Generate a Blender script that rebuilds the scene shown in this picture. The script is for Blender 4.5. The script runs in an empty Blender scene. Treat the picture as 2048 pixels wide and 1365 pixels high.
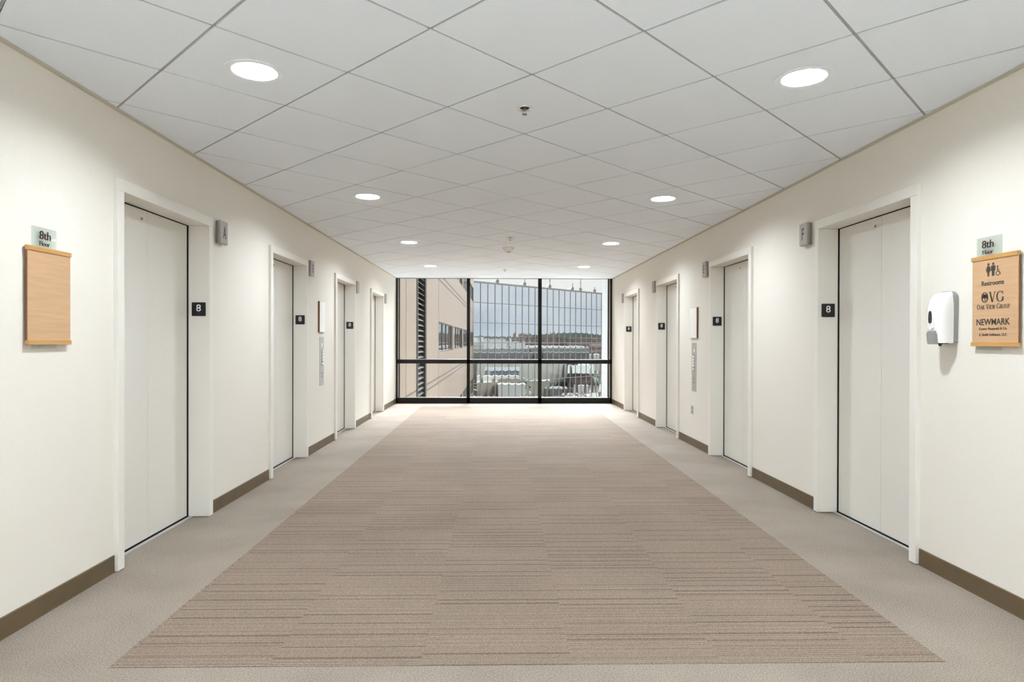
import bpy, bmesh, math, random
from mathutils import Vector, Matrix

random.seed(7)
SC = bpy.context.scene
COL = SC.collection
PI = math.pi

# ------------------------------------------------------------------ camera
CAM_H = 1.29
YAW, PITCH, ROLL, FPX, CY = 0.0187, 0.00401, 0.00219, 1276.6, 687.16
cam_d = bpy.data.cameras.new('camera')
cam = bpy.data.objects.new('camera', cam_d)
COL.objects.link(cam)
cam_d.sensor_width = 36.0
cam_d.lens = 36.0 * FPX / 2048.0
cam_d.shift_y = (CY - 682.5) / 2048.0
cam_d.clip_start = 0.05
cam_d.clip_end = 6000
_fw = Vector((math.sin(YAW) * math.cos(PITCH), math.cos(YAW) * math.cos(PITCH), -math.sin(PITCH)))
_r = Vector((math.cos(YAW), -math.sin(YAW), 0))
_u = _r.cross(_fw)
_r2 = math.cos(ROLL) * _r + math.sin(ROLL) * _u
_u2 = -math.sin(ROLL) * _r + math.cos(ROLL) * _u
cam.matrix_world = Matrix(((_r2.x, _u2.x, -_fw.x, 0), (_r2.y, _u2.y, -_fw.y, 0), (_r2.z, _u2.z, -_fw.z, CAM_H), (0, 0, 0, 1)))
SC.camera = cam

# ------------------------------------------------------------------ colour / exposure
SC.view_settings.view_transform = 'Standard'
SC.view_settings.look = 'None'
SC.view_settings.gamma = 1
SC.view_settings.use_curve_mapping = False
SC.view_settings.exposure = 0.17
SC.cycles.use_denoising = True
SC.cycles.max_bounces = 12
SC.cycles.diffuse_bounces = 8
SC.cycles.glossy_bounces = 4
SC.cycles.transparent_max_bounces = 12
SC.cycles.sample_clamp_indirect = 8.0
SC.cycles.caustics_reflective = False
SC.cycles.caustics_refractive = False

LAMP_L = 350.0      # radiance of a downlight lens
SUN_E = 32.0         # bright patch of the overcast sky beyond the window
SKY_E = 1.0

def lin(r, g=None, b=None):
    if g is None:
        h = r.lstrip('#'); r, g, b = (int(h[i:i + 2], 16) / 255 for i in (0, 2, 4))
    f = lambda c: c / 12.92 if c <= 0.04045 else ((c + 0.055) / 1.055) ** 2.4
    return (f(r), f(g), f(b), 1.0)

# ------------------------------------------------------------------ world: overcast sky
W = bpy.data.worlds.new('overcast_sky'); SC.world = W
W.use_nodes = True
nt = W.node_tree; nt.nodes.clear()
def wn(t, **k):
    n = nt.nodes.new(t)
    for a, b in k.items(): setattr(n, a, b)
    return n
tc = wn('ShaderNodeTexCoord')
dotn = wn('ShaderNodeVectorMath', operation='DOT_PRODUCT')
dotn.inputs[1].default_value = (-0.25, 0.93, 0.27)
nt.links.new(tc.outputs['Generated'], dotn.inputs[0])
mr = wn('ShaderNodeMapRange'); mr.inputs['From Min'].default_value = -0.2; mr.inputs['From Max'].default_value = 0.95
nt.links.new(dotn.outputs['Value'], mr.inputs['Value'])
mp = wn('ShaderNodeMapping'); mp.inputs['Scale'].default_value = (3, 3, 9)
nt.links.new(tc.outputs['Generated'], mp.inputs['Vector'])
ns = wn('ShaderNodeTexNoise'); ns.inputs['Scale'].default_value = 1.6; ns.inputs['Detail'].default_value = 5
nt.links.new(mp.outputs['Vector'], ns.inputs['Vector'])
cr = wn('ShaderNodeValToRGB')
cr.color_ramp.elements[0].position = 0.35; cr.color_ramp.elements[0].color = (0.60, 0.68, 0.77, 1)
cr.color_ramp.elements[1].position = 0.68; cr.color_ramp.elements[1].color = (0.86, 0.89, 0.92, 1)
nt.links.new(ns.outputs['Fac'], cr.inputs['Fac'])
mx = wn('ShaderNodeMix', data_type='RGBA')
mx.inputs['B'].default_value = (0.83, 0.83, 0.81, 1)
nt.links.new(mr.outputs['Result'], mx.inputs['Factor'])
nt.links.new(cr.outputs['Color'], mx.inputs['A'])
bgn = wn('ShaderNodeBackground'); bgn.inputs['Strength'].default_value = SKY_E
nt.links.new(mx.outputs['Result'], bgn.inputs['Color'])
wo = wn('ShaderNodeOutputWorld'); nt.links.new(bgn.outputs['Background'], wo.inputs['Surface'])

# the sun behind thin cloud, in front of the end window
sd = bpy.data.lights.new('sun', 'SUN'); sd.energy = SUN_E; sd.angle = math.radians(42); sd.color = (0.93, 0.97, 1.0)
sun = bpy.data.objects.new('sun', sd); COL.objects.link(sun)
sun.location = (0, 30, 25)
sun.rotation_euler = Vector((-0.06, 0.80, 0.58)).to_track_quat('Z', 'Y').to_euler()

# ------------------------------------------------------------------ materials
MATS = {}
def mat(name, col, rough=0.5, metal=0.0, spec=0.5, noise=0.0, nscale=40.0, bump=0.0, bscale=200.0, emis=None, estr=0.0, stretch=None):
    if name in MATS: return MATS[name]
    m = bpy.data.materials.new(name); m.use_nodes = True
    n = m.node_tree; b = n.nodes['Principled BSDF']
    c = lin(col) if isinstance(col, str) else (*col, 1.0)[:4]
    b.inputs['Base Color'].default_value = c
    b.inputs['Roughness'].default_value = rough
    b.inputs['Metallic'].default_value = metal
    b.inputs['Specular IOR Level'].default_value = spec
    t = n.nodes.new('ShaderNodeTexCoord'); vec = t.outputs['Object']
    if stretch:
        p = n.nodes.new('ShaderNodeMapping'); p.inputs['Scale'].default_value = stretch
        n.links.new(vec, p.inputs['Vector']); vec = p.outputs['Vector']
    if noise > 0:
        x = n.nodes.new('ShaderNodeTexNoise'); x.inputs['Scale'].default_value = nscale; x.inputs['Detail'].default_value = 4
        n.links.new(vec, x.inputs['Vector'])
        r = n.nodes.new('ShaderNodeValToRGB')
        r.color_ramp.elements[0].position = 0.3; r.color_ramp.elements[1].position = 0.7
        r.color_ramp.elements[0].color = tuple(max(0, v * (1 - noise)) for v in c[:3]) + (1,)
        r.color_ramp.elements[1].color = tuple(min(1, v * (1 + noise)) for v in c[:3]) + (1,)
        n.links.new(x.outputs['Fac'], r.inputs['Fac']); n.links.new(r.outputs['Color'], b.inputs['Base Color'])
    if bump > 0:
        x = n.nodes.new('ShaderNodeTexNoise'); x.inputs['Scale'].default_value = bscale; x.inputs['Detail'].default_value = 3
        n.links.new(vec, x.inputs['Vector'])
        q = n.nodes.new('ShaderNodeBump'); q.inputs['Strength'].default_value = bump; q.inputs['Distance'].default_value = 0.002
        n.links.new(x.outputs['Fac'], q.inputs['Height']); n.links.new(q.outputs['Normal'], b.inputs['Normal'])
    if emis:
        b.inputs['Emission Color'].default_value = emis; b.inputs['Emission Strength'].default_value = estr
    MATS[name] = m
    return m

M_wall = mat('wall_vinyl', '#e9e4db', 0.55, spec=0.35, noise=0.012, nscale=60, bump=0.10, bscale=420)
M_frame = mat('cream_enamel', '#ebe8e1', 0.38, spec=0.5, bump=0.05, bscale=300)
M_door = mat('door_enamel', '#e3e0d9', 0.33, spec=0.5, noise=0.01, nscale=30, bump=0.04, bscale=500)
M_tile = mat('ceiling_tile', '#f0f6ff', 0.9, spec=0.2, noise=0.03, nscale=260, bump=0.35, bscale=330)
M_tbar = mat('ceiling_grid', '#a5a49e', 0.5)
M_plenum = mat('plenum', '#4a4945', 0.9)
M_angle = mat('wall_angle', '#c9c4b6', 0.5)
M_base = mat('brown_rubber', '#5f4f38', 0.42, noise=0.08, nscale=9, bump=0.05, bscale=90)
M_black = mat('black_metal', '#0f0d0b', 0.42, spec=0.25, noise=0.05, nscale=15)
M_bead = mat('anodised_bead', '#b9b2a8', 0.3, metal=0.6)
M_steel = mat('stainless', '#c0bfbc', 0.35, metal=0.35, noise=0.05, nscale=120, stretch=(1, 1, 0.05))
M_satin = mat('satin_nickel', '#a9a59f', 0.42, metal=0.55, noise=0.05, nscale=150, stretch=(1, 1, 0.04))
M_satin2 = mat('satin_nickel_dark', '#8f8b84', 0.4, metal=0.6)
M_chrome = mat('chrome', '#e4e2de', 0.12, metal=1.0)
M_dark = mat('shaft_dark', '#0b0a09', 0.8)
M_ink = mat('black_paint', '#17140f', 0.5)
M_brownink = mat('dark_bronze_letters', '#3a2417', 0.45)
M_charcoal = mat('charcoal_print', '#33312e', 0.6)
M_plate = mat('black_plate', '#0a0a0a', 0.25)
M_white = mat('white_plastic', '#f2f1ee', 0.22, spec=0.5)
M_whitep = mat('white_trim', '#f1f5fa', 0.5)
M_sheet = mat('white_sheet', '#fbfaf7', 0.35)
M_grey = mat('grey_plastic', '#8e8f8d', 0.35, noise=0.03)
M_wood = mat('maple_face', '#c29e7a', 0.42, noise=0.07, nscale=7, bump=0.03, bscale=60, stretch=(0.6, 1, 9))
M_rail = mat('maple_rail', '#bd9054', 0.38, noise=0.10, nscale=8, stretch=(0.6, 1, 8))
M_edge = mat('stained_edge', '#6b431c', 0.45, noise=0.15, nscale=12)
M_lens = mat('lamp_lens', '#ffffff', 0.5, emis=(0.87, 0.94, 1.0, 1), estr=LAMP_L)
M_bulb = mat('detector_eye', '#0d0c0c', 0.2)
M_beige = mat('precast_concrete', '#83705e', 0.85, noise=0.06, nscale=3, bump=0.3, bscale=40)
M_joint = mat('joint_sealant', '#40362e', 0.8)
M_bronze = mat('bronze_frame', '#5a4c41', 0.5, spec=0.4)
M_louvre = mat('louvre_slat', '#5a5958', 0.8, spec=0.1)
M_slabw = mat('white_cladding', '#f0f1f4', 0.7, noise=0.02, nscale=1)
M_mull = mat('curtain_mullion', '#8d8d8c', 0.4, metal=0.2)

def glass_mat(name, tint, refl=1.5):
    m = bpy.data.materials.new(name); m.use_nodes = True
    n = m.node_tree; n.nodes.clear()
    o = n.nodes.new('ShaderNodeOutputMaterial'); mixn = n.nodes.new('ShaderNodeMixShader')
    t = n.nodes.new('ShaderNodeBsdfTransparent'); g = n.nodes.new('ShaderNodeBsdfGlossy'); f = n.nodes.new('ShaderNodeLayerWeight')
    t.inputs['Color'].default_value = (*tint, 1); g.inputs['Roughness'].default_value = 0.0
    f.inputs['Blend'].default_value = 0.5
    pw = n.nodes.new('ShaderNodeMath'); pw.operation = 'POWER'; pw.inputs[1].default_value = 4.0; n.links.new(f.outputs['Facing'], pw.inputs[0])
    fo = n.nodes.new('ShaderNodeMath'); fo.operation = 'MULTIPLY_ADD'; fo.inputs[1].default_value = 0.85; fo.inputs[2].default_value = refl; n.links.new(pw.outputs[0], fo.inputs[0])
    n.links.new(fo.outputs[0], mixn.inputs[0]); n.links.new(t.outputs[0], mixn.inputs[1]); n.links.new(g.outputs[0], mixn.inputs[2])
    n.links.new(mixn.outputs[0], o.inputs['Surface'])
    MATS[name] = m
    return m
M_pane = glass_mat('clear_pane', (0.96, 0.97, 0.965), 0.015)
M_signglass = glass_mat('frosted_green_glass', (0.93, 0.965, 0.95), 0.04)
M_facadeglass = mat('facade_window_glass', '#3d4852', 0.04, metal=0.85)
bb = M_facadeglass.node_tree.nodes['Principled BSDF']; bb.inputs['Base Color'].default_value = (0.42, 0.47, 0.52, 1)

def carpet_mat(striped):
    m = bpy.data.materials.new('striped_carpet_tile' if striped else 'plain_loop_carpet'); m.use_nodes = True
    n = m.node_tree; b = n.nodes['Principled BSDF']; L = n.links.new
    b.inputs['Roughness'].default_value = 0.95; b.inputs['Specular IOR Level'].default_value = 0.25
    def nd(t, **k):
        x = n.nodes.new(t)
        for a, v in k.items(): setattr(x, a, v)
        return x
    def math_(op, a, c=None, clamp=False):
        x = nd('ShaderNodeMath', operation=op); x.use_clamp = clamp
        for i, v in enumerate((a, c)):
            if v is None: continue
            if isinstance(v, (int, float)): x.inputs[i].default_value = v
            else: L(v, x.inputs[i])
        return x.outputs[0]
    t = nd('ShaderNodeTexCoord')
    sp = nd('ShaderNodeSeparateXYZ'); L(t.outputs['Object'], sp.inputs[0])
    fine = nd('ShaderNodeTexNoise'); fine.inputs['Scale'].default_value = 170; fine.inputs['Detail'].default_value = 3
    L(t.outputs['Object'], fine.inputs['Vector'])
    big = nd('ShaderNodeTexNoise'); big.inputs['Scale'].default_value = 1.7; big.inputs['Detail'].default_value = 4
    L(t.outputs['Object'], big.inputs['Vector'])
    if striped:
        colx = math_('FLOOR', math_('DIVIDE', math_('SUBTRACT', sp.outputs['X'], 0.29), 0.603))
        rowy = math_('FLOOR', math_('DIVIDE', math_('ADD', sp.outputs['Y'], math_('MULTIPLY', colx, 0.19)), 0.603))
        h = math_('MULTIPLY', colx, 7.31)
        n1 = nd('ShaderNodeTexNoise', noise_dimensions='1D'); n1.inputs['Scale'].default_value = 1.0; n1.inputs['Detail'].default_value = 1.5
        wob = nd('ShaderNodeTexNoise'); wob.inputs['Scale'].default_value = 75; wob.inputs['Detail'].default_value = 1; L(t.outputs['Object'], wob.inputs['Vector'])
        yy = math_('ADD', sp.outputs['Y'], math_('MULTIPLY', math_('SUBTRACT', wob.outputs['Fac'], 0.5), 0.010))
        L(math_('ADD', math_('MULTIPLY', yy, 120.0), h), n1.inputs['W'])
        n2 = nd('ShaderNodeTexNoise', noise_dimensions='1D'); n2.inputs['Scale'].default_value = 1.0; n2.inputs['Detail'].default_value = 0
        L(math_('ADD', math_('MULTIPLY', yy, 44.0), math_('MULTIPLY', h, 2.3)), n2.inputs['W'])
        # yarn texture, dashes along the rows
        mp_ = nd('ShaderNodeMapping'); mp_.inputs['Scale'].default_value = (150, 260, 60); L(t.outputs['Object'], mp_.inputs['Vector'])
        n3 = nd('ShaderNodeTexNoise'); n3.inputs['Scale'].default_value = 1.0; n3.inputs['Detail'].default_value = 2; L(mp_.outputs[0], n3.inputs['Vector'])
        dark = nd('ShaderNodeMapRange'); dark.inputs['From Min'].default_value = 0.66; dark.inputs['From Max'].default_value = 0.76; L(n2.outputs['Fac'], dark.inputs['Value'])
        mid = nd('ShaderNodeMapRange'); mid.inputs['From Min'].default_value = 0.30; mid.inputs['From Max'].default_value = 0.70; L(n1.outputs['Fac'], mid.inputs['Value'])
        yarn = nd('ShaderNodeMapRange'); yarn.inputs['From Min'].default_value = 0.30; yarn.inputs['From Max'].default_value = 0.70; L(n3.outputs['Fac'], yarn.inputs['Value'])
        v = math_('ADD', 0.10, math_('ADD', math_('MULTIPLY', mid.outputs[0], 0.30), math_('MULTIPLY', yarn.outputs[0], 0.50)))
        v = math_('SUBTRACT', v, math_('MULTIPLY', dark.outputs[0], 0.27))
        v = math_('ADD', v, math_('MULTIPLY', math_('SUBTRACT', big.outputs['Fac'], 0.5), 0.22))
        r = nd('ShaderNodeValToRGB')
        r.color_ramp.elements[0].position = 0.05; r.color_ramp.elements[0].color = lin('#51443a')
        r.color_ramp.elements[1].position = 0.95; r.color_ramp.elements[1].color = lin('#a89786')
        e = r.color_ramp.elements.new(0.5); e.color = lin('#7f7063')
        L(v, r.inputs['Fac']); L(r.outputs['Color'], b.inputs['Base Color'])
        bh = v
    else:
        v = math_('ADD', math_('MULTIPLY', fine.outputs['Fac'], 0.75), math_('MULTIPLY', big.outputs['Fac'], 0.25))
        r = nd('ShaderNodeValToRGB')
        r.color_ramp.elements[0].position = 0.25; r.color_ramp.elements[0].color = lin('#5c5247')
        r.color_ramp.elements[1].position = 0.75; r.color_ramp.elements[1].color = lin('#aea296')
        L(v, r.inputs['Fac']); L(r.outputs['Color'], b.inputs['Base Color'])
        bh = fine.outputs['Fac']
    bp = nd('ShaderNodeBump'); bp.inputs['Strength'].default_value = 0.5; bp.inputs['Distance'].default_value = 0.003
    L(bh, bp.inputs['Height']); L(bp.outputs['Normal'], b.inputs['Normal'])
    return m
M_carpet = carpet_mat(False)
M_stripe = carpet_mat(True)

def mirror_mat():
    """mirror curtain-wall glass; every pane is very slightly warped"""
    m = bpy.data.materials.new('mirror_curtain_glass'); m.use_nodes = True
    n = m.node_tree; b = n.nodes['Principled BSDF']; L = n.links.new
    b.inputs['Metallic'].default_value = 1.0; b.inputs['Roughness'].default_value = 0.0
    b.inputs['Base Color'].default_value = (0.76, 0.78, 0.80, 1)
    t = n.nodes.new('ShaderNodeTexCoord'); sp = n.nodes.new('ShaderNodeSeparateXYZ'); L(t.outputs['Object'], sp.inputs[0])
    def math_(op, a, c=None):
        x = n.nodes.new('ShaderNodeMath'); x.operation = op
        for i, v in enumerate((a, c)):
            if v is None: continue
            if isinstance(v, (int, float)): x.inputs[i].default_value = v
            else: L(v, x.inputs[i])
        return x.outputs[0]
    u = math_('FRACT', math_('SUBTRACT', sp.outputs['X'], 0.33))
    cu = math_('COSINE', math_('MULTIPLY', math_('SUBTRACT', u, 0.5), 2 * PI))
    vz = math_('FRACT', math_('DIVIDE', math_('SUBTRACT', 6.97, sp.outputs['Z']), 1.965))
    # z-slope varies over the width of each pane -> arched rooflines in the reflection
    h1 = math_('MULTIPLY', math_('MULTIPLY', cu, math_('MULTIPLY', vz, 1.965)), 0.0005)
    x = n.nodes.new('ShaderNodeTexNoise'); x.inputs['Scale'].default_value = 0.55; x.inputs['Detail'].default_value = 1.5
    L(t.outputs['Object'], x.inputs['Vector'])
    h2 = math_('MULTIPLY', x.outputs['Fac'], 0.0011)
    q = n.nodes.new('ShaderNodeBump'); q.inputs['Strength'].default_value = 1.0; q.inputs['Distance'].default_value = 1.0
    L(math_('ADD', h1, h2), q.inputs['Height']); L(q.outputs['Normal'], b.inputs['Normal'])
    return m
M_mirror = mirror_mat()

# ------------------------------------------------------------------ mesh helpers
class MB:
    def __init__(s): s.bm = bmesh.new()
    def box(s, x0, x1, y0, y1, z0, z1, M=None):
        vs = [s.bm.verts.new((x, y, z)) for x in (x0, x1) for y in (y0, y1) for z in (z0, z1)]
        for f in ((0, 1, 3, 2), (4, 6, 7, 5), (0, 4, 5, 1), (2, 3, 7, 6), (0, 2, 6, 4), (1, 5, 7, 3)):
            s.bm.faces.new([vs[i] for i in f])
        if M:
            for v in vs: v.co = M @ v.co
        return s
    def prism(s, pts, a0, a1, axis='y'):
        """pts 2D polygon; extruded along axis. axis y: pts=(x,z); axis z: pts=(x,y); axis x: pts=(y,z)"""
        def P(p, a):
            return {'y': (p[0], a, p[1]), 'z': (p[0], p[1], a), 'x': (a, p[0], p[1])}[axis]
        v0 = [s.bm.verts.new(P(p, a0)) for p in pts]; v1 = [s.bm.verts.new(P(p, a1)) for p in pts]
        s.bm.faces.new(v0); s.bm.faces.new(v1[::-1])
        for i in range(len(pts)):
            j = (i + 1) % len(pts); s.bm.faces.new((v0[i], v1[i], v1[j], v0[j]))
        return s
    def lathe(s, prof, c=(0, 0, 0), seg=32, axis='z'):
        """profile of (r, h)"""
        rings = []
        for r, h in prof:
            ring = []
            for k in range(seg):
                a = 2 * PI * k / seg
                p = (r * math.cos(a), r * math.sin(a), h)
                if axis == 'y': p = (p[0], h, p[1])
                ring.append(s.bm.verts.new((c[0] + p[0], c[1] + p[1], c[2] + p[2])))
            rings.append(ring)
        for a, b in zip(rings, rings[1:]):
            for k in range(seg):
                j = (k + 1) % seg
                s.bm.faces.new((a[k], a[j], b[j], b[k]))
        if prof[0][0] > 1e-6: s.bm.faces.new(rings[0][::-1])
        if prof[-1][0] > 1e-6: s.bm.faces.new(rings[-1])
        return s
    def loft(s, rings, cap=True):
        rv = [[s.bm.verts.new(p) for p in r] for r in rings]
        n = len(rv[0])
        for a, b in zip(rv, rv[1:]):
            for k in range(n):
                j = (k + 1) % n; s.bm.faces.new((a[k], a[j], b[j], b[k]))
        if cap: s.bm.faces.new(rv[0][::-1]); s.bm.faces.new(rv[-1])
        return s
    def build(s, name, m, parent=None, bevel=0.0, smooth=False, seg=2):
        bmesh.ops.remove_doubles(s.bm, verts=s.bm.verts, dist=1e-6)
        bmesh.ops.recalc_face_normals(s.bm, faces=s.bm.faces)
        me = bpy.data.meshes.new(name); s.bm.to_mesh(me); s.bm.free()
        me.materials.append(m)
        if smooth:
            for p in me.polygons: p.use_smooth = True
        o = bpy.data.objects.new(name, me); COL.objects.link(o)
        if parent: o.parent = parent
        if bevel > 0:
            b = o.modifiers.new('bevel', 'BEVEL'); b.width = bevel; b.segments = seg; b.limit_method = 'ANGLE'; b.angle_limit = math.radians(40)
        return o

def empty(name, loc=(0, 0, 0), rz=0.0):
    o = bpy.data.objects.new(name, None); COL.objects.link(o)
    o.location = loc; o.rotation_euler = (0, 0, rz); o.empty_display_size = 0.1
    return o
def tag(o, label=None, cat=None, group=None, kind=None):
    if label: o['label'] = label
    if cat: o['category'] = cat
    if group: o['group'] = group
    if kind: o['kind'] = kind
    return o
def struct(o, label=None):
    o['kind'] = 'structure'
    if label: o['label'] = label
    return o

def text_mesh(name, s, m, parent, x0, x1, z0, z1, y, depth=0.002, bold=0.0):
    """built-in font, fitted to the box x0..x1, z0..z1, its face at y (facing -y)"""
    cu = bpy.data.curves.new(name, 'FONT'); cu.body = s; cu.size = 1; cu.extrude = 0.05; cu.offset = bold
    cu.resolution_u = 4
    o = bpy.data.objects.new(name, cu); COL.objects.link(o)
    dg = bpy.context.evaluated_depsgraph_get()
    me = bpy.data.meshes.new_from_object(o.evaluated_get(dg))
    bpy.data.objects.remove(o); bpy.data.curves.remove(cu)
    xs = [v.co.x for v in me.vertices]; ys = [v.co.y for v in me.vertices]
    ax, bx, ay, by = min(xs), max(xs), min(ys), max(ys)
    for v in me.vertices:
        X = x0 + (v.co.x - ax) / (bx - ax) * (x1 - x0)
        Z = z0 + (v.co.y - ay) / (by - ay) * (z1 - z0)
        Y = y - (v.co.z + 0.05) / 0.1 * depth
        v.co = (X, Y, Z)
    me.materials.clear(); me.materials.append(m)
    o = bpy.data.objects.new(name, me); COL.objects.link(o)
    if parent: o.parent = parent
    return o

# ------------------------------------------------------------------ wall frames
XL, XR, AR = -2.140, 2.4684, -0.01164
CEIL = 2.577
WIN_Y = 13.185
BACK_Y = -8.0
ROT_L = PI / 2
ROT_R = math.atan2(-1, -AR)
def on_left(s, z=0.0): return (XL, s, z)
def on_right(s, z=0.0): return (XR + AR * s, s, z)
def wall_item(name, side, s, z=0.0):
    """empty whose local +x is the viewer's right along the wall, -y points out of the wall"""
    return empty(name, on_left(s, z) if side == 'L' else on_right(s, z), ROT_L if side == 'L' else ROT_R)

# (side, near outer, near inner, far inner, far outer, top of opening, top of frame)
DOORS = [
    ('L', 3.575, 3.637, 4.688, 4.749, 2.122, 2.192, 'front left elevator door, beside the blank wooden sign board'),
    ('L', 5.940, 5.998, 7.043, 7.093, 2.108, 2.174, 'second elevator door on the left wall, after the sign marked A'),
    ('L', 8.270, 8.335, 9.357, 9.415, 2.098, 2.160, 'third elevator door on the left wall, beyond the call button plate'),
    ('L', 10.555, 10.625, 11.640, 11.705, 2.092, 2.152, 'farthest elevator door on the left wall, nearest the window'),
    ('R', 3.637, 3.699, 4.756, 4.812, 2.137, 2.204, 'front right elevator door, beside the soap dispenser'),
    ('R', 6.006, 6.070, 7.128, 7.189, 2.125, 2.189, 'second elevator door on the right wall, past the sign marked F'),
    ('R', 8.385, 8.439, 9.489, 9.530, 2.116, 2.184, 'third elevator door on the right wall, beyond the power outlet'),
    ('R', 10.690, 10.760, 11.785, 11.850, 2.110, 2.176, 'farthest elevator door on the right wall, nearest the window'),
]
WT = 0.16   # wall thickness

def build_wall(side):
    """in wall-local coordinates: local x = +s on the left, -s on the right"""
    sg = 1 if side == 'L' else -1
    mb = MB(); bb_ = MB()
    def seg(a, b, z0, z1):
        x0, x1 = sorted((sg * a, sg * b)); mb.box(x0, x1, 0, WT, z0, z1)
    def base(a, b):
        x0, x1 = sorted((sg * a, sg * b))
        bb_.prism([(-0.0075, 0.0), (-0.0062, 0.008), (-0.0055, 0.092), (-0.003, 0.096), (0, 0.096), (0, 0)], x0, x1, 'x')
    cur = BACK_Y
    for d in [d for d in DOORS if d[0] == side]:
        seg(cur, d[1], 0, CEIL); seg(d[1], d[4], d[6], CEIL); base(cur, d[1]); cur = d[4]
    seg(cur, WIN_Y - 0.001, 0, CEIL); base(cur, WIN_Y - 0.03)
    nm = 'left' if side == 'L' else 'right'
    w = mb.build('wall_' + nm, M_wall); b = bb_.build('baseboard_' + nm, M_base)
    for o in (w, b):
        p = on_left(0) if side == 'L' else on_right(0)
        o.location = p; o.rotation_euler = (0, 0, ROT_L if side == 'L' else ROT_R); struct(o)
    struct(w, 'long cream wall of the lobby on the %s with four elevator doors' % nm)
    struct(b, 'dark brown rubber baseboard along the %s wall' % nm)
    # wall angle of the suspended ceiling
    a = MB()
    x0, x1 = sorted((sg * BACK_Y, sg * (WIN_Y - 0.05)))
    a.box(x0, x1, -0.022, 0, CEIL - 0.003, CEIL - 0.0008)
    a.box(x0, x1, -0.0022, 0, CEIL - 0.011, CEIL - 0.003)
    t = a.build('trim_1' if side == 'L' else 'trim_2', M_angle)
    t.location = w.location; t.rotation_euler = w.rotation_euler
    struct(t, 'thin metal angle where the ceiling meets the %s wall' % nm)
build_wall('L'); build_wall('R')

# floor
fl = MB(); fl.box(-2.45, 2.75, 1.6, WIN_Y + 0.12, -0.2, 0.0)
struct(fl.build('floor', M_carpet), 'plain beige loop carpet around the striped field')
fs = MB(); fs.box(-2.45, 2.75, BACK_Y - 0.2, 1.6, -0.2, 0.0)  # pale floor out of view, added to bounce lamp light upward
struct(fs.build('floor_lobby', mat('pale_stone', '#e9e7e2', 0.35, noise=0.04, nscale=6)), 'pale stone lobby floor behind the viewer')
cp = MB(); cp.box(-1.535, 1.795, 2.531, 12.55, -0.004, 0.0025)
o = cp.build('striped_carpet', M_stripe)
tag(o, 'long brown carpet field with fine stripes laid in the middle of the floor', 'carpet')

# ceiling: lay-in tiles on a grid turned 45 degrees
S_T = 0.443 * math.sqrt(2)             # tile side
C0 = Vector((0.150, 3.532))            # centre of the tile with the first sprinkler
_rot = PI / 4 + 0.0035
UX = Vector((math.cos(_rot), math.sin(_rot))); UY = Vector((-math.sin(_rot), math.cos(_rot)))
def snap(x, y):
    d = Vector((x, y)) - C0
    i, j = round(d.dot(UX) / S_T), round(d.dot(UY) / S_T)
    return (i, j), C0 + UX * (i * S_T) + UY * (j * S_T)
LIGHT_SPOTS = [(-1.180, 3.066), (-1.20, 5.715), (-1.21, 8.40), (-1.218, 11.09), (1.470, 3.08), (1.452, 5.73), (1.452, 8.41), (1.452, 11.09)]
FILL_SPOTS = [(x, y) for y in (0.42, -2.24, -4.9, -7.1) for x in (-1.18, 0.15, 1.47)]  # extra downlights out of view, added to brighten the ceiling by bounce
HOLES = {snap(*p)[0] for p in LIGHT_SPOTS + FILL_SPOTS}
HOLE_R = 0.1035
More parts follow.
